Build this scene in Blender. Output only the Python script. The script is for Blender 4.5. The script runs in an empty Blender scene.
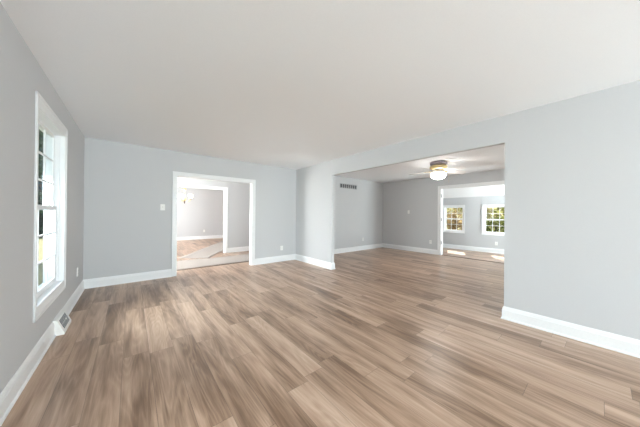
import bpy, bmesh, math, random
from mathutils import Vector, Matrix
random.seed(7)
SC = bpy.context.scene
COL = SC.collection

# ------------------------------------------------------------------ dimensions (metres)
H = 2.44                       # ceiling height
XL, YB, XR = -0.596, 5.273, 3.464
XR_B = 3.545                   # den face of the dividing wall
OY1, OY2, OZ = 3.819, 0.739, 2.113
XD = 7.405                     # den right wall
XS = 9.253                     # sunroom far wall
YF = -5.0                      # front wall (behind the camera)
YH = 7.438                     # hall far wall
YD = 12.086                    # dining far wall

# ------------------------------------------------------------------ camera
def make_camera():
    f, yaw, pitch, roll, h = 230.33, 0.6855, 0.0034, 0.0082, 1.2314
    fw = Vector((math.sin(yaw)*math.cos(pitch), math.cos(yaw)*math.cos(pitch), math.sin(pitch)))
    r = Vector((math.cos(yaw), -math.sin(yaw), 0)); u = r.cross(fw)
    r2 = r*math.cos(roll) + u*math.sin(roll)
    u2 = -r*math.sin(roll) + u*math.cos(roll)
    cd = bpy.data.cameras.new('camera'); cd.sensor_width = 36; cd.lens = f/640*36
    cd.clip_start = 0.03; cd.clip_end = 400
    co = bpy.data.objects.new('camera', cd); COL.objects.link(co)
    m = Matrix.Identity(4)
    for i in range(3):
        m[i][0], m[i][1], m[i][2] = r2[i], u2[i], -fw[i]
    m[0][3], m[1][3], m[2][3] = 0, 0, h
    co.matrix_world = m
    SC.camera = co
make_camera()

# ------------------------------------------------------------------ exposure, sky, sun, area lamps
vs = SC.view_settings
vs.view_transform = 'Standard'; vs.look = 'None'; vs.gamma = 1; vs.use_curve_mapping = False
vs.exposure = 1.5
SC.cycles.max_bounces = 14; SC.cycles.diffuse_bounces = 8; SC.cycles.transparent_max_bounces = 24
SC.cycles.sample_clamp_indirect = 6

world = bpy.data.worlds.new('sky'); SC.world = world; world.use_nodes = True
wn = world.node_tree.nodes; wl = world.node_tree.links
sky = wn.new('ShaderNodeTexSky'); sky.sky_type = 'NISHITA'; sky.sun_disc = False
sky.sun_elevation = math.radians(45); sky.sun_rotation = math.radians(66)
sky.dust_density = 0.6; sky.air_density = 1.0
wl.new(sky.outputs[0], wn['Background'].inputs[0])
wn['Background'].inputs[1].default_value = 0.10

def sun():
    d = bpy.data.lights.new('sun', 'SUN'); d.energy = 6.0; d.angle = math.radians(0.6); d.color = (1, .93, .82)
    o = bpy.data.objects.new('sun', d); COL.objects.link(o)
    o.rotation_euler = Vector((-1, -.43, -1.1)).to_track_quat('-Z', 'Y').to_euler()
sun()

def area_lamp(name, loc, direction, w, h, power, color=(1, 1, 1), spread=180):
    d = bpy.data.lights.new(name, 'AREA'); d.shape = 'RECTANGLE'; d.size = w; d.size_y = h
    d.energy = power; d.color = color; d.spread = math.radians(spread)
    o = bpy.data.objects.new(name, d); COL.objects.link(o)
    o.location = loc
    o.rotation_euler = Vector(direction).to_track_quat('-Z', 'Z').to_euler()
# area lamps: one at the seen main window, the rest added fill at unseen windows
DAY = (.85, .955, 1)
area_lamp('daylight_main_window', (XL-.27, 3.405, 1.2), (1, 0, -.3), .88, 1.6, 19, DAY, 95)
area_lamp('left_fill', (XL-.35, 1.15, 1.1), (1, 0, -.6), 1.0, 1.5, 9, DAY, 120)
area_lamp('front_fill', (1.5, YF-.45, 1.0), (0, 1, .75), 2.6, 1.5, 235, DAY)  # added fill, tilted up to brighten the ceiling
area_lamp('den_fill', (5.5, -.78, 1.28), (0, 1, .6), 1.8, 1.7, 10, DAY)
area_lamp('dining_fill', (XL-.25, 9.8, 1.3), (1, 0, .0), 1.8, 1.7, 90, (.97, .98, 1))
area_lamp('hall_fill', (XL-.25, 6.4, 1.3), (1, 0, .0), .9, 1.7, 108, (1, .98, .96))
area_lamp('sunroom_fill', (8.4, -.2, 1.1), (0, 1, .5), 1.2, 1.2, 75, DAY)

# ------------------------------------------------------------------ materials
def mat(name, col=(.8, .8, .8), rough=.5, metal=0.0, spec=.5, emit=None, estr=0, bump=0, bscale=60):
    m = bpy.data.materials.new(name); m.use_nodes = True
    nt = m.node_tree; b = nt.nodes['Principled BSDF']
    b.inputs['Base Color'].default_value = (*col, 1); b.inputs['Roughness'].default_value = rough
    b.inputs['Metallic'].default_value = metal; b.inputs['Specular IOR Level'].default_value = spec
    if emit:
        b.inputs['Emission Color'].default_value = (*emit, 1); b.inputs['Emission Strength'].default_value = estr
    # faint procedural mottling so no surface is perfectly flat in colour
    tc = nt.nodes.new('ShaderNodeTexCoord'); nz = nt.nodes.new('ShaderNodeTexNoise')
    nz.inputs['Scale'].default_value = bscale; nz.inputs['Detail'].default_value = 3
    nt.links.new(tc.outputs['Object'], nz.inputs['Vector'])
    if bump:
        bp = nt.nodes.new('ShaderNodeBump'); bp.inputs['Strength'].default_value = bump; bp.inputs['Distance'].default_value = .002
        nt.links.new(nz.outputs['Fac'], bp.inputs['Height']); nt.links.new(bp.outputs['Normal'], b.inputs['Normal'])
    mx = nt.nodes.new('ShaderNodeMix'); mx.data_type = 'RGBA'
    mx.inputs[6].default_value = (*[c*.97 for c in col], 1); mx.inputs[7].default_value = (*[min(1, c*1.03) for c in col], 1)
    nt.links.new(nz.outputs['Fac'], mx.inputs[0]); nt.links.new(mx.outputs[2], b.inputs['Base Color'])
    return m

WALL = mat('grey_wall_paint', (.593, .599, .609), .75, spec=.25, bump=.12, bscale=180)
CEIL = mat('ceiling_paint', (.875, .89, .91), .9, spec=.1, bump=.15, bscale=120)
TRIM = mat('white_trim_paint', (.86, .87, .875), .35, spec=.4)
VINYL = mat('white_vinyl', (.86, .87, .88), .4)
PLATE = mat('white_plastic', (.86, .86, .84), .35)
PLATE_DARK = mat('slot_shadow_grey', (.05, .05, .05), .6)
SLOT = mat('dark_duct', (.03, .03, .035), .8)
LOUVRE = mat('grey_louvre', (.42, .43, .44), .5)
STEEL = mat('dark_hinge_steel', (.16, .16, .17), .35, metal=.8)
NICKEL = mat('lavender_nickel', (.40, .36, .42), .3, metal=.7)
BRASS = mat('brass', (.86, .70, .40), .35, metal=1.0)
BRONZE = mat('dark_bronze', (.10, .075, .06), .4, metal=.7)
BLADE = mat('white_fan_blade', (.88, .87, .86), .45)
THRESH_SHADOW = mat('wood_shadow_strip', (.10, .065, .045), .5)  # wood threshold, and the painted shadow at the paper edge
PAPER = mat('floor_paper', (.43, .39, .36), .85, spec=.15, bump=.5, bscale=14)
BOWL = mat('lit_frosted_bowl', (.95, .93, .9), .4, emit=(1, .975, .94), estr=15)
SHADE = mat('lit_tulip_glass', (.95, .93, .9), .4, emit=(1, .92, .80), estr=2)
BULB = mat('lit_bulb', (1, 1, 1), .4, emit=(1, .9, .75), estr=5)
SIDING = mat('white_exterior', (.8, .8, .8), .6)
BARK = mat('bark', (.12, .09, .065), .9, bump=.8, bscale=20)
SOIL = mat('leaf_litter', (.16, .11, .06), .95, bump=.6, bscale=6)

def glass_mat():
    m = bpy.data.materials.new('window_glass'); m.use_nodes = True
    nt = m.node_tree; nt.nodes.clear()
    out = nt.nodes.new('ShaderNodeOutputMaterial'); mx = nt.nodes.new('ShaderNodeMixShader')
    tr = nt.nodes.new('ShaderNodeBsdfTransparent'); gl = nt.nodes.new('ShaderNodeBsdfGlossy')
    gl.inputs['Roughness'].default_value = .02; tr.inputs[0].default_value = (.97, .985, .98, 1)
    lw = nt.nodes.new('ShaderNodeLayerWeight'); pw = nt.nodes.new('ShaderNodeMath'); pw.operation = 'POWER'; pw.inputs[1].default_value = 6
    sc = nt.nodes.new('ShaderNodeMath'); sc.operation = 'MULTIPLY_ADD'; sc.inputs[1].default_value = .2; sc.inputs[2].default_value = .015
    lw.inputs[0].default_value = .5
    nt.links.new(lw.outputs['Facing'], pw.inputs[0]); nt.links.new(pw.outputs[0], sc.inputs[0])
    nt.links.new(sc.outputs[0], mx.inputs[0]); nt.links.new(tr.outputs[0], mx.inputs[1])
    nt.links.new(gl.outputs[0], mx.inputs[2]); nt.links.new(mx.outputs[0], out.inputs[0])
    return m
GLASS = glass_mat()

def leaf_mat(name, cols):
    m = bpy.data.materials.new(name); m.use_nodes = True
    nt = m.node_tree; nt.nodes.clear(); L = nt.links.new
    out = nt.nodes.new('ShaderNodeOutputMaterial')
    geo = nt.nodes.new('ShaderNodeNewGeometry'); rp = nt.nodes.new('ShaderNodeValToRGB')
    L(geo.outputs['Random Per Island'], rp.inputs[0])
    el = rp.color_ramp.elements
    el[0].color = (*cols[0], 1); el[1].color = (*cols[-1], 1)
    for i, c in enumerate(cols[1:-1]):
        e = el.new((i+1)/(len(cols)-1)); e.color = (*c, 1)
    df = nt.nodes.new('ShaderNodeBsdfDiffuse'); tl = nt.nodes.new('ShaderNodeBsdfTranslucent'); mx = nt.nodes.new('ShaderNodeMixShader')
    mx.inputs[0].default_value = .45
    L(rp.outputs[0], df.inputs[0]); L(rp.outputs[0], tl.inputs[0]); L(df.outputs[0], mx.inputs[1]); L(tl.outputs[0], mx.inputs[2])
    L(mx.outputs[0], out.inputs[0])
    return m
LEAF_AUTUMN = leaf_mat('autumn_leaves', [(.46, .44, .20), (.70, .65, .36), (.84, .82, .62), (.32, .24, .12)])
LEAF_BROWN = leaf_mat('brown_leaves', [(.40, .25, .12), (.56, .42, .22), (.24, .17, .09), (.58, .52, .30)])
LEAF_GREEN = leaf_mat('green_leaves', [(.16, .20, .05), (.38, .40, .14), (.60, .58, .28)])
LEAF_SHADED = leaf_mat('shaded_blue_leaves', [(.02, .045, .07), (.04, .08, .11), (.07, .13, .17)])  # bluish dark of far trees in shade, put into the leaf colour
LEAF_DARK = leaf_mat('dark_evergreen_leaves', [(.012, .03, .02), (.03, .06, .03), (.05, .08, .05)])

def grass_mat():
    m = mat('lawn_grass', (.24, .235, .13), .95, bump=.5, bscale=40)
    return m
GRASS = grass_mat()

def floor_mat():
    m = bpy.data.materials.new('vinyl_plank_floor'); m.use_nodes = True
    nt = m.node_tree; N = nt.nodes; L = nt.links.new; b = N['Principled BSDF']
    def math_(op, a, bb=None, c=None):
        n = N.new('ShaderNodeMath'); n.operation = op
        for i, v in enumerate((a, bb, c)):
            if v is None: continue
            if isinstance(v, (int, float)): n.inputs[i].default_value = v
            else: L(v, n.inputs[i])
        return n.outputs[0]
    tc = N.new('ShaderNodeTexCoord'); sp = N.new('ShaderNodeSeparateXYZ'); L(tc.outputs['Object'], sp.inputs[0])
    X, Y = sp.outputs[0], sp.outputs[1]
    W, LEN = .178, 1.22
    cx = math_('DIVIDE', math_('ADD', X, 20*W+.047+.178), W); col = math_('FLOOR', cx); fx = math_('FRACT', cx)
    wn1 = N.new('ShaderNodeTexWhiteNoise'); wn1.noise_dimensions = '1D'; L(col, wn1.inputs['W'])
    cy = math_('ADD', math_('DIVIDE', math_('ADD', Y, 30), LEN), wn1.outputs['Value']); row = math_('FLOOR', cy); fy = math_('FRACT', cy)
    cb = N.new('ShaderNodeCombineXYZ'); L(col, cb.inputs[0]); L(row, cb.inputs[1])
    wn2 = N.new('ShaderNodeTexWhiteNoise'); wn2.noise_dimensions = '2D'; L(cb.outputs[0], wn2.inputs['Vector'])
    rs = N.new('ShaderNodeSeparateColor'); L(wn2.outputs['Color'], rs.inputs[0])
    R1, R2, R3 = rs.outputs[0], rs.outputs[1], rs.outputs[2]
    def noise(sx, sy, detail, rough=.55, dist=0):
        v = N.new('ShaderNodeCombineXYZ')
        L(math_('ADD', math_('MULTIPLY', X, sx), math_('MULTIPLY', R1, 57)), v.inputs[0])
        L(math_('ADD', math_('MULTIPLY', Y, sy), math_('MULTIPLY', R2, 91)), v.inputs[1])
        L(math_('MULTIPLY', R3, 31), v.inputs[2])
        n = N.new('ShaderNodeTexNoise'); n.inputs['Scale'].default_value = 1; n.inputs['Detail'].default_value = detail
        n.inputs['Roughness'].default_value = rough; n.inputs['Distortion'].default_value = dist
        L(v.outputs[0], n.inputs['Vector']); return n.outputs['Fac']
    broad = noise(11, 1.0, 2, .5, .5)
    streak = noise(34, 1.7, 3, .55, .3)
    fine = noise(150, 6, 3, .6)
    # cathedral figure: contour lines of a stretched noise
    cath = noise(7, .75, 1.5, .4, .3)
    ring = math_('FRACT', math_('MULTIPLY', cath, 14))
    ring = math_('POWER', math_('ABSOLUTE', math_('SUBTRACT', ring, .5)), 1.5)
    t = math_('ADD', math_('MULTIPLY', math_('SUBTRACT', R1, .5), .32), math_('MULTIPLY', math_('SUBTRACT', broad, .5), 1.05))
    t = math_('ADD', t, math_('MULTIPLY', math_('SUBTRACT', streak, .5), .42))
    t = math_('ADD', t, math_('MULTIPLY', math_('SUBTRACT', fine, .5), .35))
    t = math_('ADD', t, math_('MULTIPLY', math_('SUBTRACT', ring, .17), .34))
    t = math_('ADD', t, .57)
    rp = N.new('ShaderNodeValToRGB'); L(t, rp.inputs[0]); el = rp.color_ramp.elements
    el[0].position = 0; el[0].color = (.095, .048, .027, 1); el[1].position = 1; el[1].color = (.63, .462, .352, 1)
    e = el.new(.30); e.color = (.225, .135, .084, 1); e = el.new(.62); e.color = (.445, .296, .205, 1)
    # seams
    ex = math_('MINIMUM', fx, math_('SUBTRACT', 1, fx)); ey = math_('MINIMUM', fy, math_('SUBTRACT', 1, fy))
    sx = math_('GREATER_THAN', ex, .0065); sy = math_('GREATER_THAN', ey, .0012)
    seam = math_('MULTIPLY', sx, sy)
    sf = math_('ADD', math_('MULTIPLY', seam, .5), .5)
    mx = N.new('ShaderNodeMix'); mx.data_type = 'RGBA'; mx.blend_type = 'MULTIPLY'; mx.inputs[0].default_value = 1
    cc = N.new('ShaderNodeCombineColor')
    for i in range(3): L(sf, cc.inputs[i])
    L(rp.outputs[0], mx.inputs[6]); L(cc.outputs[0], mx.inputs[7]); L(mx.outputs[2], b.inputs['Base Color'])
    L(math_('ADD', .27, math_('MULTIPLY', streak, .12)), b.inputs['Roughness'])
    b.inputs['Specular IOR Level'].default_value = .6
    bp = N.new('ShaderNodeBump'); bp.inputs['Strength'].default_value = .25; bp.inputs['Distance'].default_value = .0015
    L(math_('ADD', math_('MULTIPLY', fine, .3), seam), bp.inputs['Height']); L(bp.outputs[0], b.inputs['Normal'])
    return m
FLOOR = floor_mat()

# ------------------------------------------------------------------ mesh helpers
class MB:
    def __init__(s): s.bm = bmesh.new()
    def box(s, x0, x1, y0, y1, z0, z1, bev=0):
        t = bmesh.new(); bmesh.ops.create_cube(t, size=1)
        for v in t.verts:
            v.co = Vector(((x0+x1)/2+v.co.x*(x1-x0), (y0+y1)/2+v.co.y*(y1-y0), (z0+z1)/2+v.co.z*(z1-z0)))
        if bev: bmesh.ops.bevel(t, geom=t.edges[:], offset=bev, segments=2, profile=.7, affect='EDGES')
        s.add(t); return s
    def add(s, t, m=None):
        if m is not None: bmesh.ops.transform(t, matrix=m, verts=t.verts)
        me = bpy.data.meshes.new('tmp'); t.to_mesh(me); t.free(); s.bm.from_mesh(me); bpy.data.meshes.remove(me)
    def prism(s, pts, axis, a, b):
        """pts: outline in the two other axes (in axis order), extruded from a to b along axis"""
        def mk(p, q):
            l = list(p); l.insert(axis, q); return s.bm.verts.new(l)
        A = [mk(p, a) for p in pts]; B = [mk(p, b) for p in pts]; n = len(pts)
        s.bm.faces.new(A); s.bm.faces.new(B[::-1])
        for i in range(n): s.bm.faces.new((A[i], B[i], B[(i+1) % n], A[(i+1) % n]))
        return s
    def lathe(s, prof, c=(0, 0), seg=32):
        rings = []
        for r, z in prof:
            if r < 1e-5: rings.append([s.bm.verts.new((c[0], c[1], z))])
            else: rings.append([s.bm.verts.new((c[0]+r*math.cos(2*math.pi*i/seg), c[1]+r*math.sin(2*math.pi*i/seg), z)) for i in range(seg)])
        for a, b in zip(rings, rings[1:]):
            for i in range(seg):
                j = (i+1) % seg
                f = [a[i % len(a)], a[j % len(a)], b[j % len(b)], b[i % len(b)]]
                u = []
                for v in f:
                    if v not in u: u.append(v)
                if len(u) >= 3: s.bm.faces.new(u)
        for f in s.bm.faces: f.smooth = True
        return s
    def tube(s, pts, r, seg=8):
        pts = [Vector(p) for p in pts]; rings = []
        for i, p in enumerate(pts):
            d = (pts[min(i+1, len(pts)-1)]-pts[max(i-1, 0)]).normalized()
            a = d.cross(Vector((0, 0, 1)) if abs(d.z) < .9 else Vector((1, 0, 0))).normalized(); b = d.cross(a)
            rr = r[i] if isinstance(r, (list, tuple)) else r
            rings.append([s.bm.verts.new(p+a*rr*math.cos(2*math.pi*k/seg)+b*rr*math.sin(2*math.pi*k/seg)) for k in range(seg)])
        for A, B in zip(rings, rings[1:]):
            for k in range(seg):
                f = s.bm.faces.new((A[k], A[(k+1) % seg], B[(k+1) % seg], B[k])); f.smooth = True
        s.bm.faces.new(rings[0]); s.bm.faces.new(rings[-1][::-1])
        return s
    def build(s, name, m, parent=None, loc=None):
        bmesh.ops.recalc_face_normals(s.bm, faces=s.bm.faces)
        me = bpy.data.meshes.new(name); s.bm.to_mesh(me); s.bm.free(); me.materials.append(m)
        o = bpy.data.objects.new(name, me); COL.objects.link(o)
        if parent: o.parent = parent
        if loc: o.location = loc
        return o

def struct(o): o['kind'] = 'structure'; return o
def empty(name, loc=(0, 0, 0), rz=0):
    o = bpy.data.objects.new(name, None); COL.objects.link(o); o.location = loc; o.rotation_euler = (0, 0, rz); o.empty_display_size = .1
    return o
def tag(o, label, cat, group=None):
    o['label'] = label; o['category'] = cat
    if group: o['group'] = group
    return o
def copy_tree(o, parent=None):
    c = o.copy(); COL.objects.link(c)
    if parent: c.parent = parent
    for ch in list(o.children): copy_tree(ch, c)
    return c

# ------------------------------------------------------------------ floor and ceilings
struct(MB().box(XL-.14, XS+.15, YF-.15, YD+.15, -.2, 0).build('floor', FLOOR))
struct(MB().box(XL-.4, XD+.12, YF-.15, YD+.15, H, H+.22).build('ceiling', CEIL))
sc_ = MB().prism([(XD+.12, 2.56), (XS+.12, 1.839), (XS+.12, 2.06), (XD+.12, 2.78)], 1, -.02, 5.6)
struct(sc_.build('ceiling_sunroom', CEIL))

# ------------------------------------------------------------------ walls
def wall(name, axis, p0, p1, a0, a1, holes=(), z1=H+.05, m=None, z0=-.02):
    """axis 'x': wall lies across x from p0 to p1 and runs along y a0..a1; holes (h0,h1,zb,zt)"""
    b = MB()
    def bx(q0, q1, zb, zt):
        if q1-q0 < 1e-4 or zt-zb < 1e-4: return
        if axis == 'x': b.box(p0, p1, q0, q1, zb, zt)
        else: b.box(q0, q1, p0, p1, zb, zt)
    cur = a0
    for h0, h1, zb, zt in sorted(holes):
        bx(cur, h0, z0, z1)
        if zb > .01: bx(h0, h1, z0, zb)
        bx(h0, h1, zt, z1); cur = h1
    bx(cur, a1, z0, z1)
    return struct(b.build(name, m or WALL))
WIN1 = (2.89, 3.885, .44, 2.105)
WIN2 = (.66, 1.64, .44, 2.105)
wall('wall_left', 'x', XL-.15, XL, YF-.15, YB+.12, [WIN1, WIN2])
wall('wall_back', 'y', YB, YB+.12, XL-.01, XD+.12, [(.68, 2.225, 0, 1.972)])
wall('wall_right', 'x', XR, XR_B, YF-.15, YB+.01, [(OY2, OY1, 0, OZ)])
FW = (.30, 2.70, .44, 2.105)
wall('wall_front', 'y', YF-.16, YF, XL-.01, XR+.02, [FW])
wall('wall_den_right', 'x', XD, XD+.12, -.6, YB+.12, [(.95, 3.15, 0, 2.05)], z1=2.9)
wall('wall_den_front', 'y', -.62, -.46, XR+.02, XD+.12, [(4.6, 6.4, .44, 2.105)])
wall('wall_hall_back', 'y', YH, YH+.12, XL-.01, 4.4, [(.66, 2.255, 0, 1.972)])
wall('wall_hall_left', 'x', XL-.15, XL, YB+.1, YH+.1, [(5.95, 6.85, .44, 2.105)])
wall('wall_hall_right', 'x', 4.3, 4.42, YB+.1, YH+.1)
wall('wall_dining_back', 'y', YD, YD+.14, XL-.01, 5.6)
wall('wall_dining_left', 'x', XL-.15, XL, YH+.02, YD+.14, [(8.9, 10.7, .44, 2.105)])
wall('wall_dining_right', 'x', 5.5, 5.64, YH+.02, YD+.02)
SWL, SWR = (3.165, 3.81, .645, 1.55), (1.885, 2.53, .645, 1.55)
wall('wall_sunroom_right', 'x', XS, XS+.16, -.02, 5.6, [SWR, SWL], z1=1.95)
wall('wall_sunroom_back', 'y', 5.45, 5.6, XD+.1, XS+.16, z1=2.7)
wall('wall_sunroom_front', 'y', -.02, .12, XD+.1, XS+.16, [(7.85, 8.95, .5, 1.7)], z1=2.7)

# ------------------------------------------------------------------ baseboards (one moulded profile swept along the walls)
BB = [(-.002, 0), (.026, 0), (.026, .008), (.022, .017), (.016, .020), (.016, .108), (.0125, .118), (.0125, .126), (.008, .138), (.0045, .148), (-.002, .150)]
def baseboard(poly, names):
    """poly: 2D path with the room on its left; names: one per segment, equal names share a mesh"""
    P = [Vector(p) for p in poly]; n = len(P); off = []
    nr = [Vector((-(P[i+1]-P[i]).y, (P[i+1]-P[i]).x)).normalized() for i in range(n-1)]
    for i in range(n):
        a = nr[max(i-1, 0)]; b = nr[min(i, n-2)]; s_ = a+b
        off.append(s_*(2/s_.length_squared))
    builders = {}
    for i in range(n-1):
        b = builders.setdefault(names[i], MB()); rings = []
        for k in (i, i+1):
            rings.append([b.bm.verts.new((P[k].x+off[k].x*d, P[k].y+off[k].y*d, z)) for d, z in BB])
        A, B = rings; m = len(BB)
        for q in range(m): b.bm.faces.new((A[q], A[(q+1) % m], B[(q+1) % m], B[q]))
        b.bm.faces.new(A); b.bm.faces.new(B[::-1])
    for nm, b in builders.items(): struct(b.build(nm, TRIM))
# main room, clockwise seen with the room on the left means walking counter-clockwise
baseboard([(XR_B, -.46), (XR_B, OY2), (XR, OY2), (XR, YF), (XL, YF)][::-1][::1], ['baseboard_front', 'baseboard_right', 'baseboard_right', 'baseboard_den_left'])
baseboard([(.608, YB), (XL, YB), (XL, YF)], ['baseboard_back', 'baseboard_left'])
baseboard([(XD, 3.245), (XD, YB), (XR_B, YB), (XR_B, OY1), (XR, OY1), (XR, YB), (2.297, YB)],
          ['baseboard_den_right', 'baseboard_den_back', 'trim_1', 'trim_1', 'trim_1', 'trim_2'])
baseboard([(XR_B, -.46), (XD, -.46), (XD, .86)], ['baseboard_den_front', 'baseboard_den_front'])
baseboard([(4.3, YH), (2.33, YH)], ['baseboard_hall_back'])
baseboard([(.585, YH), (XL, YH)], ['baseboard_hall_left'])
baseboard([(5.5, YH+.12), (5.5, YD), (XL, YD), (XL, YH+.12)], ['baseboard_dining_right', 'baseboard_dining_back', 'baseboard_dining_left'])
baseboard([(XS, .12), (XS, 5.45), (XD+.12, 5.45)], ['baseboard_sunroom_right', 'baseboard_sunroom_back'])

# ------------------------------------------------------------------ door casings
def moulded(b, axis, q0, q1, z0, z1, face, out):
    """flat casing board on a wall face; out = direction sign; two steps for the moulded look"""
    def bx(a0, a1, zb, zt, d):
        lo, hi = sorted((face-out*.002, face+out*d))
        if axis == 'y': b.box(a0, a1, lo, hi, zb, zt, .002)
        else: b.box(lo, hi, a0, a1, zb, zt, .002)
    bx(q0, q1, z0, z1, .013)
    return bx
def casing(name, axis, face, out, q0, q1, zt, w=.072, lining=None, hinges=False):
    b = MB()
    for a0, a1, zb, z1 in ((q0-w, q0, 0, zt), (q1, q1+w, 0, zt), (q0-w, q1+w, zt, zt+w)):
        moulded(b, axis, a0, a1, zb, z1, face, out)
    # raised outer band
    def band(a0, a1, zb, z1):
        lo, hi = sorted((face, face+out*.019))
        if axis == 'y': b.box(a0, a1, lo, hi, zb, z1, .003)
        else: b.box(lo, hi, a0, a1, zb, z1, .003)
    band(q0-w, q0-w+.022, 0, zt+w-.022); band(q1+w-.022, q1+w, 0, zt+w-.022); band(q0-w, q1+w, zt+w-.022, zt+w)
    if lining:
        l0, l1 = lining
        def lin(a0, a1, zb, z1):
            if axis == 'y': b.box(a0, a1, l0, l1, zb, z1)
            else: b.box(l0, l1, a0, a1, zb, z1)
        lin(q0-.002, q0+.012, 0, zt); lin(q1-.012, q1+.002, 0, zt); lin(q0, q1, zt-.012, zt+.002)
    return struct(b.build(name, TRIM))
casing('trim_3', 'y', YB, -1, .68, 2.225, 1.972, lining=(YB-.001, YB+.121))
casing('trim_4', 'y', YB+.12, 1, .68, 2.225, 1.972)
casing('trim_5', 'y', YH, -1, .66, 2.255, 1.972, w=.08, lining=(YH-.001, YH+.121))
casing('trim_6', 'y', YH+.12, 1, .66, 2.255, 1.972, w=.08)
t7 = casing('trim_7', 'x', XD, -1, .95, 3.15, 2.05, w=.088, lining=(XD-.001, XD+.121))
casing('trim_8', 'x', XD+.12, 1, .95, 3.15, 2.05, w=.088)
for z in (1.83, 1.10, .385):                      # butt hinges left on the sunroom jamb
    b = MB(); b.box(XD+.012, XD+.048, 3.1335, 3.1375, z-.05, z+.05, .001); b.tube([(XD+.006, 3.131, z-.054), (XD+.006, 3.131, z+.054)], .009, 10)
    h = b.build('hinge', STEEL, t7)
struct(MB().prism([(5.735, 0), (5.741, .006), (5.752, .007), (5.765, .007), (5.768, 0)], 0, XL, 4.3).build('paper_edge_shadow', THRESH_SHADOW))  # dark strip laid in for the shadow along the paper's front edge
b = MB()
prof = [(XD+.025, .0), (XD+.032, .008), (XD+.058, .010), (XD+.075, .008), (XD+.082, 0)]
A = [b.bm.verts.new((x, .964, z)) for x, z in prof]; B = [b.bm.verts.new((x, 3.136, z)) for x, z in prof]
for i in range(len(prof)): b.bm.faces.new((A[i], A[(i+1) % 5], B[(i+1) % 5], B[i]))
b.bm.faces.new(A); b.bm.faces.new(B[::-1])
struct(b.build('trim_9', THRESH_SHADOW))

# ------------------------------------------------------------------ windows
def window(name, axis, face, out, hole, cols, rows, cw=.085, cs=None, depth=.16, sill=False, liner=.02, sash_d=(.065, .10), st=.036, mt=.008, ht=.015, pr=1):
    """double-hung window in a wall whose room face is at `face`; `out` = +1/-1 outward direction along the axis"""
    q0, q1, zb, zt = hole
    root = struct(empty(name, (face, (q0+q1)/2, zb) if axis == 'x' else ((q0+q1)/2, face, zb)))
    off = root.location
    def B_(b, d0, d1, a0, a1, z0, z1, bev=.002):
        lo, hi = sorted((face+out*d0, face+out*d1))
        if axis == 'x': b.box(lo-off.x, hi-off.x, a0-off.y, a1-off.y, z0-off.z, z1-off.z, bev)
        else: b.box(a0-off.x, a1-off.x, lo-off.y, hi-off.y, z0-off.z, z1-off.z, bev)
    cs = cs or cw
    b = MB()                                         # casing: picture frame with raised outer band and inner bead
    for a0, a1, z0, z1 in ((q0-cs, q0, zb-cw, zt+cw), (q1, q1+cs, zb-cw, zt+cw), (q0, q1, zt, zt+cw), (q0, q1, zb-cw, zb)):
        B_(b, -.013*pr, .002, a0, a1, z0, z1)
    o_ = cw*.28
    for a0, a1, z0, z1 in ((q0-cs, q0-cs+o_, zb-cw, zt+cw), (q1+cs-o_, q1+cs, zb-cw, zt+cw), (q0-cs, q1+cs, zt+cw-o_, zt+cw), (q0-cs, q1+cs, zb-cw, zb-cw+o_)):
        B_(b, -.021*pr, 0, a0, a1, z0, z1, .004)
    b.build('window_casing', TRIM, root)
    b = MB(); e = .018                               # jamb liner and stops
    for a0, a1, z0, z1 in ((q0-.002, q0+e, zb, zt), (q1-e, q1+.002, zb, zt), (q0, q1, zt-e, zt+.002), (q0, q1, zb-.002, zb+e)):
        B_(b, -.005, depth+.015, a0, a1, z0, z1, .001)
    for d0, d1 in ((.035, .050), (sash_d[1]+ht+.003, sash_d[1]+ht+.016)):
        for a0, a1 in ((q0+e, q0+e+.012), (q1-e-.012, q1-e)): B_(b, d0, max(d1, d0+.004), a0, a1, zb+e, zt-e, 0)
    b.build('window_frame', VINYL, root)
    zm = (zb+zt)/2
    for nm, d, z0, z1 in (('lower_sash', sash_d[0], zb+e, zm+.022), ('upper_sash', sash_d[1], zm-.022, zt-e)):
        b = MB(); s_ = st; a0, a1 = q0+e+.003, q1-e-.003
        rb = st*1.35 if nm == 'lower_sash' else st
        for p in ((a0, a0+s_, z0, z1), (a1-s_, a1, z0, z1), (a0+s_, a1-s_, z0, z0+rb), (a0+s_, a1-s_, z1-st, z1)):
            B_(b, d-ht, d+ht, *p, .003)
        for k in range(1, cols):
            a = a0+s_+(a1-a0-2*s_)*k/cols; B_(b, d-.007, d+.007, a-mt, a+mt, z0+.01, z1-.01, .002)
        for k in range(1, rows):
            z = z0+rb+(z1-z0-rb-st)*k/rows; B_(b, d-.007, d+.007, a0+.01, a1-.01, z-mt, z+mt, .002)
        so = b.build(nm, VINYL, root)
        g = MB(); B_(g, d-.0015, d+.0015, a0+.02, a1-.02, z0+.02, z1-.02, 0); g.build('pane', GLASS, so)
        if nm == 'lower_sash':
            g = MB(); B_(g, d-ht-.013, d-.004, (q0+q1)/2+.10, (q0+q1)/2+.16, z1-.004, z1+.012, .003); g.build('sash_lock', VINYL, so)
    return root
window('window_1', 'x', XL, -1, WIN1, 3, 3, cs=.055, depth=.135, sash_d=(.064, .085), ht=.010, pr=.6)
window('window_2', 'x', XL, -1, WIN2, 3, 3, cs=.062, depth=.135)  # unseen window, added for the left fill lamp
window('window_3', 'y', YF, -1, FW, 6, 3)  # unseen window, added for the front fill lamp
window('window_4', 'x', XS, 1, SWL, 3, 2, cw=.06, st=.024, mt=.0065)
window('window_5', 'x', XS, 1, SWR, 3, 2, cw=.06, st=.024, mt=.0065)
window('window_6', 'y', -.46, -1, (4.6, 6.4, .44, 2.105), 4, 3)  # unseen den window, added to let its fill in
window('window_7', 'x', XL, -1, (8.9, 10.7, .44, 2.105), 4, 3, depth=.135)  # unseen dining window where the dining fill enters
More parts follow.
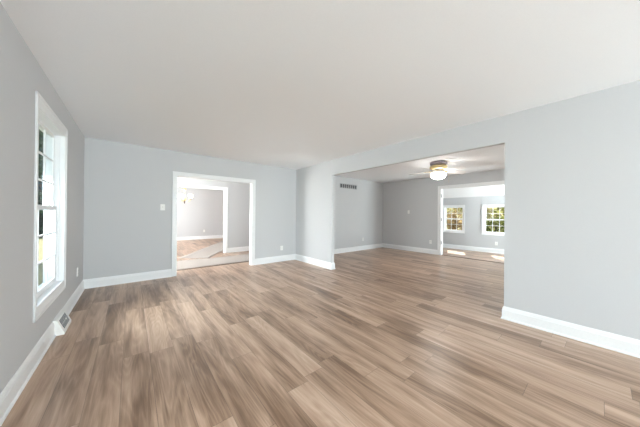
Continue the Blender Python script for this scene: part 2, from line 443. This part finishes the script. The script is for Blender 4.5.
window('window_8', 'x', XL, -1, (5.95, 6.85, .44, 2.105), 3, 3, depth=.135)  # unseen hall window, added for the hall fill
window('window_9', 'y', .12, -1, (7.85, 8.95, .5, 1.7), 3, 2, cw=.06, depth=.14)  # unseen side window, added for the sunroom fill

# ------------------------------------------------------------------ wall plates
def rot_to(axis, out):        # local: plate in xz-plane facing -y  -> wall orientation
    return {('y', -1): 0, ('x', -1): -math.pi/2, ('x', 1): math.pi/2, ('y', 1): math.pi}[(axis, out)]
def outlet(loc, rz, label, group='white wall outlets'):
    t = empty('wall_outlet', loc, rz)
    MB().box(-.036, .036, -.006, .002, -.058, .058, .0025).build('cover_plate', PLATE, t)
    for dz in (-.02, .02):
        r = MB().box(-.017, .017, -.0085, -.004, dz-.014, dz+.014, .002).build('receptacle', PLATE, t)
        s = MB(); s.box(-.008, -.0055, -.0092, -.006, dz-.004, dz+.006); s.box(.0055, .008, -.0092, -.006, dz-.004, dz+.006); s.box(-.002, .002, -.0092, -.006, dz-.010, dz-.006)
        s.build('slot', PLATE_DARK, r)
    return tag(t, label, 'outlet', group)
outlet((3.03, YB, .345), 0, 'white outlet on grey wall right of the cased doorway')
outlet((XL, 4.76, .375), math.pi/2, 'white outlet on the left wall between window and back corner')
outlet((6.26, YB, .37), 0, 'white outlet on the far room wall below the return air grille')
outlet((XD, 3.46, .374), -math.pi/2, 'white outlet on the far room wall beside the hinged door casing')
outlet((XS, 2.18, .32), -math.pi/2, 'white outlet low under the right-hand sunroom window')
outlet((2.70, YD, .385), 0, 'white outlet low on the dining room wall seen through the doorway')

def switch(loc, rz, label, gangs=1):
    t = empty('light_switch', loc, rz); w = .036 if gangs == 1 else .058
    MB().box(-w, w, -.006, .002, -.058, .058, .0025).build('cover_plate', PLATE, t)
    for k in range(gangs):
        x = (k-(gangs-1)/2)*.046
        r = MB().box(x-.007, x+.007, -.0085, -.004, -.014, .014, .001).build('toggle_surround', PLATE, t)
        g = MB(); g.prism([(-.006, -.004), (-.018, .004), (-.018, .010), (-.006, .008)], 0, x-.0045, x+.0045)
        g.build('toggle', LOUVRE, t)
    return tag(t, label, 'switch')
switch((.455, YB, 1.34), 0, 'white light switch plate on the back wall left of the cased doorway')
switch((XD, 4.22, 1.335), -math.pi/2, 'white light switch on the grey far room wall left of the sunroom opening')

# ------------------------------------------------------------------ return air grille high on the den back wall
t = empty('return_air_grille', (5.516, YB, 2.155))
b = MB(); W2, H2 = .40, .078
for p in ((-W2, W2, -H2, -H2+.02), (-W2, W2, H2-.02, H2), (-W2, -W2+.02, -H2+.02, H2-.02), (W2-.02, W2, -H2+.02, H2-.02)): b.box(p[0], p[1], -.010, .001, p[2], p[3], .002)
b.build('grille_frame', LOUVRE, t)
MB().box(-W2+.018, W2-.018, -.002, .001, -H2+.018, H2-.018).build('duct_opening', SLOT, t)
for k in range(1, 8):
    x = -W2+.02+(2*W2-.04)*k/8
    MB().box(x-.014, x+.014, -.009, -.001, -H2+.02, H2-.02, .001).build('divider_bar', LOUVRE, t)
b = MB()
for k in range(7):
    z = -H2+.026+k*.0175; b.prism([(-.0075, z), (-.0065, z-.001), (-.001, z+.0035), (-.001, z+.005)], 0, -W2+.02, W2-.02)
b.build('louvre', LOUVRE, t)
tag(t, 'long grey return air grille high on the far room wall', 'air vent')

# ------------------------------------------------------------------ baseboard register under the window
t = empty('baseboard_register', (XL, 3.60, 0))
b = MB()
prof = [(.0005, 0), (.082, 0), (.082, .022), (.030, .150), (.0005, .158)]       # x (out from wall), z
b.prism(prof, 1, -.175, .175)
b.build('register_body', PLATE, t)
n_ = Vector((.128, 0, .052)).normalized()
def face_pt(v, y, d=0): return Vector((.082-.052*v, y, .022+.128*v))+n_*d
def slab(bm, v0, v1, y0, y1, d0, d1):
    a = [bm.verts.new(face_pt(v, y, d0)) for v, y in ((v0, y0), (v0, y1), (v1, y1), (v1, y0))]
    c = [bm.verts.new(face_pt(v, y, d1)) for v, y in ((v0, y0), (v0, y1), (v1, y1), (v1, y0))]
    bm.faces.new(a[::-1]); bm.faces.new(c)
    for i in range(4): bm.faces.new((a[i], a[(i+1) % 4], c[(i+1) % 4], c[i]))
b = MB(); slab(b.bm, .16, .86, -.125, .125, -.001, .001); b.build('duct_opening', SLOT, t)
b = MB()
for k in range(9): y = -.125+.25*(k+.5)/9; slab(b.bm, .16, .86, y-.0035, y+.0035, .001, .004)
slab(b.bm, .48, .54, -.125, .125, .001, .005)
b.build('louvre', LOUVRE, t)
b = MB(); slab(b.bm, .46, .58, .03, .038, .004, .010); b.build('damper_lever', PLATE, t)
tag(t, 'white sloped floor register standing at the baseboard below the window', 'air vent')

# ------------------------------------------------------------------ floor protection paper in the hall and dining room
def runner(pts_center, width, z, label, rnd):
    """a long strip of heavy paper that lies with slight ripples; pts_center: two ends"""
    a, c = Vector(pts_center[0]), Vector(pts_center[1]); d = (c-a); Ln = d.length; d.normalize(); n = Vector((-d.y, d.x))
    b = MB(); nu, nv = 60, 10; top = []; bot = []
    rg = random.Random(rnd)
    ph = [rg.random()*6 for _ in range(4)]
    for i in range(nu+1):
        ra = []; rb = []
        for j in range(nv+1):
            u = i/nu*Ln; v = (j/nv-.5)*width
            edge = max(0, abs(j/nv-.5)*2-.75)/.25
            e_w = .004*math.sin(u*5+ph[0])+.003*math.sin(u*11+ph[1])
            p = a+d*u+n*(v+(e_w if j in (0, nv) else 0))
            zz = z+.0015*(1+math.sin(u*4+v*5+ph[2]))+edge*.006*(1+math.sin(u*3+ph[3]+(j > nv/2)*2))
            ra.append(b.bm.verts.new((p.x, p.y, zz+.002))); rb.append(b.bm.verts.new((p.x, p.y, zz)))
        top.append(ra); bot.append(rb)
    for i in range(nu):
        for j in range(nv):
            f = b.bm.faces.new((top[i][j], top[i+1][j], top[i+1][j+1], top[i][j+1])); f.smooth = True
            f = b.bm.faces.new((bot[i][j], bot[i][j+1], bot[i+1][j+1], bot[i+1][j])); f.smooth = True
        b.bm.faces.new((top[i][0], bot[i][0], bot[i+1][0], top[i+1][0])); b.bm.faces.new((top[i][nv], top[i+1][nv], bot[i+1][nv], bot[i][nv]))
    for i in (0, nu):
        for j in range(nv): b.bm.faces.new((top[i][j], top[i][j+1], bot[i][j+1], bot[i][j]))
    return tag(b.build('paper_runner', PAPER), label, 'floor paper')
runner([(-.5, 6.295), (4.2, 6.295)], 1.03, .001, 'pale paper runner lying across the hall just beyond the cased doorway', 1)
runner([(1.315, 7.05), (3.65, 10.72)], .80, .001, 'pale paper runner angled from the hall into the dining room', 2)

# ------------------------------------------------------------------ ceiling fan in the den
FX, FY = 5.40, 2.355
fan = empty('ceiling_fan', (FX, FY, H))
MB().lathe([(0, 0), (.165, 0), (.178, -.012), (.178, -.05), (.15, -.072), (0, -.075)]).build('canopy', NICKEL, fan)
MB().lathe([(0, -.07), (.13, -.072), (.175, -.09), (.185, -.12), (.175, -.155), (.13, -.175), (0, -.178)]).build('motor_housing', BRASS, fan)
MB().lathe([(0, -.176), (.10, -.178), (.125, -.19), (.125, -.215), (.136, -.232), (.138, -.25), (.13, -.256), (0, -.256)]).build('light_fitter', BLADE, fan)
MB().lathe([(.128, -.252), (.150, -.262), (.157, -.280), (.150, -.315), (.125, -.352), (.08, -.378), (.03, -.389), (0, -.39)]).build('glass_bowl', BOWL, fan)
MB().lathe([(0, -.386), (.012, -.388), (.014, -.398), (.006, -.408), (0, -.412)], seg=12).build('finial', BRASS, fan)
for k in range(5):
    an = math.radians(36+72*k)
    M_ = Matrix.Rotation(an, 4, 'Z') @ Matrix.Translation((0, 0, -.198)) @ Matrix.Rotation(math.radians(3), 4, 'Y') @ Matrix.Rotation(math.radians(-17), 4, 'X')
    b = MB(); t_ = bmesh.new()
    out_ = []
    for i in range(17):                               # blade outline: narrow root, wide rounded tip
        s_ = i/16; x = .235+.405*s_; w = .056+.022*min(1, s_*1.6)
        if s_ > .86: w *= math.sqrt(max(0.02, 1-((s_-.86)/.14)**2*.93))
        out_.append((x, w))
    ol = out_+[(x, -w) for x, w in out_[::-1]]
    up = [t_.verts.new((x, y, .003)) for x, y in ol]; lo = [t_.verts.new((x, y, -.003)) for x, y in ol]
    t_.faces.new(up); t_.faces.new(lo[::-1])
    for i in range(len(ol)): t_.faces.new((up[i], lo[i], lo[(i+1) % len(ol)], up[(i+1) % len(ol)]))
    b.add(t_, M_); bl = b.build('blade', BLADE, fan)
    b = MB(); t_ = MB(); t_.box(.12, .20, -.016, .016, -.003, .006, .002); t_.box(.19, .30, -.034, .034, .003, .007, .002)
    me = bpy.data.meshes.new('tmp'); t_.bm.to_mesh(me); t_.bm.free(); tb = bmesh.new(); tb.from_mesh(me); bpy.data.meshes.remove(me)
    b.add(tb, M_); b.build('blade_iron', BRASS, bl)
for dx, ln in ((.05, .22), (-.05, .16)):
    b = MB(); b.tube([(.13*(1 if dx > 0 else -1), -.03, -.215), (.14*(1 if dx > 0 else -1), -.03, -.23), (.142*(1 if dx > 0 else -1), -.165, -.25-ln*.0), (.142*(1 if dx > 0 else -1), -.165, -.25-ln)], .0015, 6)
    b.build('pull_chain', BRASS, fan)
tag(fan, 'white flush ceiling fan with brass band and lit glass bowl', 'ceiling fan')

# ------------------------------------------------------------------ chandelier in the dining room
CX, CY = 1.51, 9.76
ch = empty('chandelier', (CX, CY, H))
MB().lathe([(0, 0), (.065, 0), (.065, -.012), (.03, -.03), (0, -.032)], seg=20).build('ceiling_canopy', BRASS, ch)
b = MB()
for k in range(7): b.tube([(.0, 0, -.03-.035*k), (.008*(k % 2), .008*((k+1) % 2), -.0475-.035*k), (0, 0, -.065-.035*k)], .004, 6)
b.build('chain', BRASS, ch)
MB().lathe([(0, -.27), (.02, -.275), (.05, -.30), (.06, -.33), (.03, -.36), (.016, -.39), (.014, -.50), (.022, -.56), (.04, -.62), (.05, -.68), (.04, -.73), (.015, -.76), (0, -.765)], seg=20).build('stem', BRASS, ch)
MB().lathe([(0, -.762), (.02, -.77), (.026, -.795), (.012, -.82), (.016, -.84), (0, -.862)], seg=16).build('finial', BRONZE, ch)
for k in range(5):
    an = math.radians(20+72*k); ca, sa = math.cos(an), math.sin(an)
    pr = [(.035, -.69), (.09, -.755), (.15, -.775), (.205, -.745), (.235, -.70), (.24, -.675)]
    arm = MB().tube([(r*ca, r*sa, z) for r, z in pr], .008, 8).build('arm', BRASS, ch)
    c = (.24*ca, .24*sa)
    MB().lathe([(0, -.69), (.022, -.688), (.038, -.672), (.012, -.662), (.016, -.645), (0, -.64)], c, 14).build('cup', BRONZE, arm)
    MB().lathe([(.018, -.655), (.045, -.635), (.060, -.60), (.062, -.565), (.072, -.52), (.070, -.518), (.058, -.565), (.056, -.60), (.04, -.632), (.016, -.65)], c, 18).build('lamp_shade', SHADE, arm)
    MB().lathe([(0, -.64), (.014, -.63), (.024, -.59), (.014, -.555), (0, -.548)], c, 12).build('bulb', BULB, arm)
tag(ch, 'lit five-arm brass chandelier with white glass shades hanging in dining room', 'chandelier')

# ------------------------------------------------------------------ outdoors
g = MB().box(-60, 70, -40, 90, -.9, -.45).build('lawn', GRASS); struct(g)

def tree(name, loc, h, r, leafm, label, group, n=1500, leaf=.16, low=.0, trunk_h=.5, seed=1, cat='tree'):
    rg = random.Random(seed)
    t = empty(name, loc)
    b = MB(); b.tube([(0, 0, 0), (.05, .02, h*.25), (-.03, .04, h*.5), (.0, .0, h*.85)], [r*.07+.03, r*.055+.025, r*.04+.02, .015], 8)
    for k in range(7):
        a = rg.random()*6.28; z = h*(.25+.08*k); b.tube([(0, 0, z), (r*.4*math.cos(a), r*.4*math.sin(a), z+h*.1), (r*.75*math.cos(a), r*.75*math.sin(a), z+h*.17)], [.03+r*.01, .02, .008], 6)
    b.build('trunk', BARK, t)
    b = MB(); blobs = []
    for k in range(14):
        z = low*h+(h*(1-low))*(k+.5)/14
        q = (z/h-low)/(1-low); rr = r*(.55+.75*math.sin(math.pi*min(1, q*.85+.12)))*.62
        a = rg.random()*6.28; blobs.append((Vector((rr*.6*math.cos(a), rr*.6*math.sin(a), z)), rr*.75))
    for i in range(n):
        c, rr = blobs[rg.randrange(len(blobs))]
        v = Vector((rg.gauss(0, 1), rg.gauss(0, 1), rg.gauss(0, .75))).normalized()*rr*(.5+.5*rg.random())
        p = c+v; p.z = max(p.z, .05)
        R_ = Matrix.Rotation(rg.random()*6.28, 3, 'Z') @ Matrix.Rotation(rg.gauss(0, .9), 3, 'X') @ Matrix.Rotation(rg.gauss(0, .6), 3, 'Y')
        s = leaf*(.6+.8*rg.random())
        q = [p+R_ @ Vector(w) for w in ((-s*.5, 0, 0), (-s*.1, -s*.32, 0), (s*.5, 0, s*.08), (-s*.1, s*.32, 0))]
        b.bm.faces.new([b.bm.verts.new(x) for x in q])
    b.build('foliage', leafm, t)
    return tag(t, label, cat, group)
GZ = -.45
GA = 'trees outside the sunroom windows'
i = 0
for x, y, h, r, lm, lab in (
        (15.2, 6.6, 4.2, 1.15, LEAF_AUTUMN, 'yellow-green autumn tree seen through the left-hand sunroom window'),
        (12.6, 4.75, 1.7, .8, LEAF_BROWN, 'russet shrub low in the left-hand sunroom window'),
        (17.9, 5.6, 4.6, 1.2, LEAF_AUTUMN, 'pale gold tree seen at the right edge of left sunroom window'),
        (15.0, 4.0, 4.2, 1.15, LEAF_AUTUMN, 'pale olive tree at the left side of right sunroom window'),
        (12.6, 3.0, 1.5, .8, LEAF_GREEN, 'green bush low in the right-hand sunroom window'),
        (17.6, 2.9, 4.4, 1.2, LEAF_GREEN, 'olive green tree at the right side of right sunroom window')):
    i += 1
    bush = h < 2.5
    tree('garden_shrub' if bush else 'autumn_tree', (x, y, GZ), h, r, lm, lab, 'shrubs outside the sunroom windows' if bush else GA,
         n=1700 if not bush else 1100, leaf=.20 if not bush else .16, seed=i, cat='shrub' if bush else 'tree')
for k, (x, y) in enumerate(((22, 4.0), (22, 8.8), (22, 13.6), (27.5, 6.4), (27.5, 11.4), (27.5, 1.5))):
    tree('woodland_tree', (x, y, GZ), 7, 2.1, LEAF_BROWN if k % 2 else LEAF_GREEN, 'distant woodland tree behind the autumn trees outside the sunroom', 'woodland trees beyond the sunroom', n=1900, leaf=.34, seed=20+k)
for k, (x, y, h, r) in enumerate(((-4.0, 24, 3.0, 2.0), (-8.8, 24, 3.0, 2.0), (.8, 25, 3.2, 2.1))):
    tree('evergreen_shrub', (x, y, GZ), h, r, LEAF_DARK, 'dark evergreen shrub beyond the lawn outside the left window', 'dark shrubs outside the left window', n=2200, leaf=.30, seed=40+k, cat='shrub')
tree('tall_tree', (-4.2, 19.0, GZ), 7.5, 1.5, LEAF_DARK, 'tall dark tree high in the upper panes of the left window', None, n=1800, leaf=.22, low=.5, seed=60)
for k, (x, y) in enumerate(((-6.0, 29.6), (-12.2, 29.6), (.2, 30.4))):
    tree('far_shaded_tree', (x, y, GZ), 11, 2.4, LEAF_SHADED, 'tall bluish shaded tree standing far off outside the left window', 'far shaded trees outside the left window', n=3400, leaf=.5, seed=70+k)
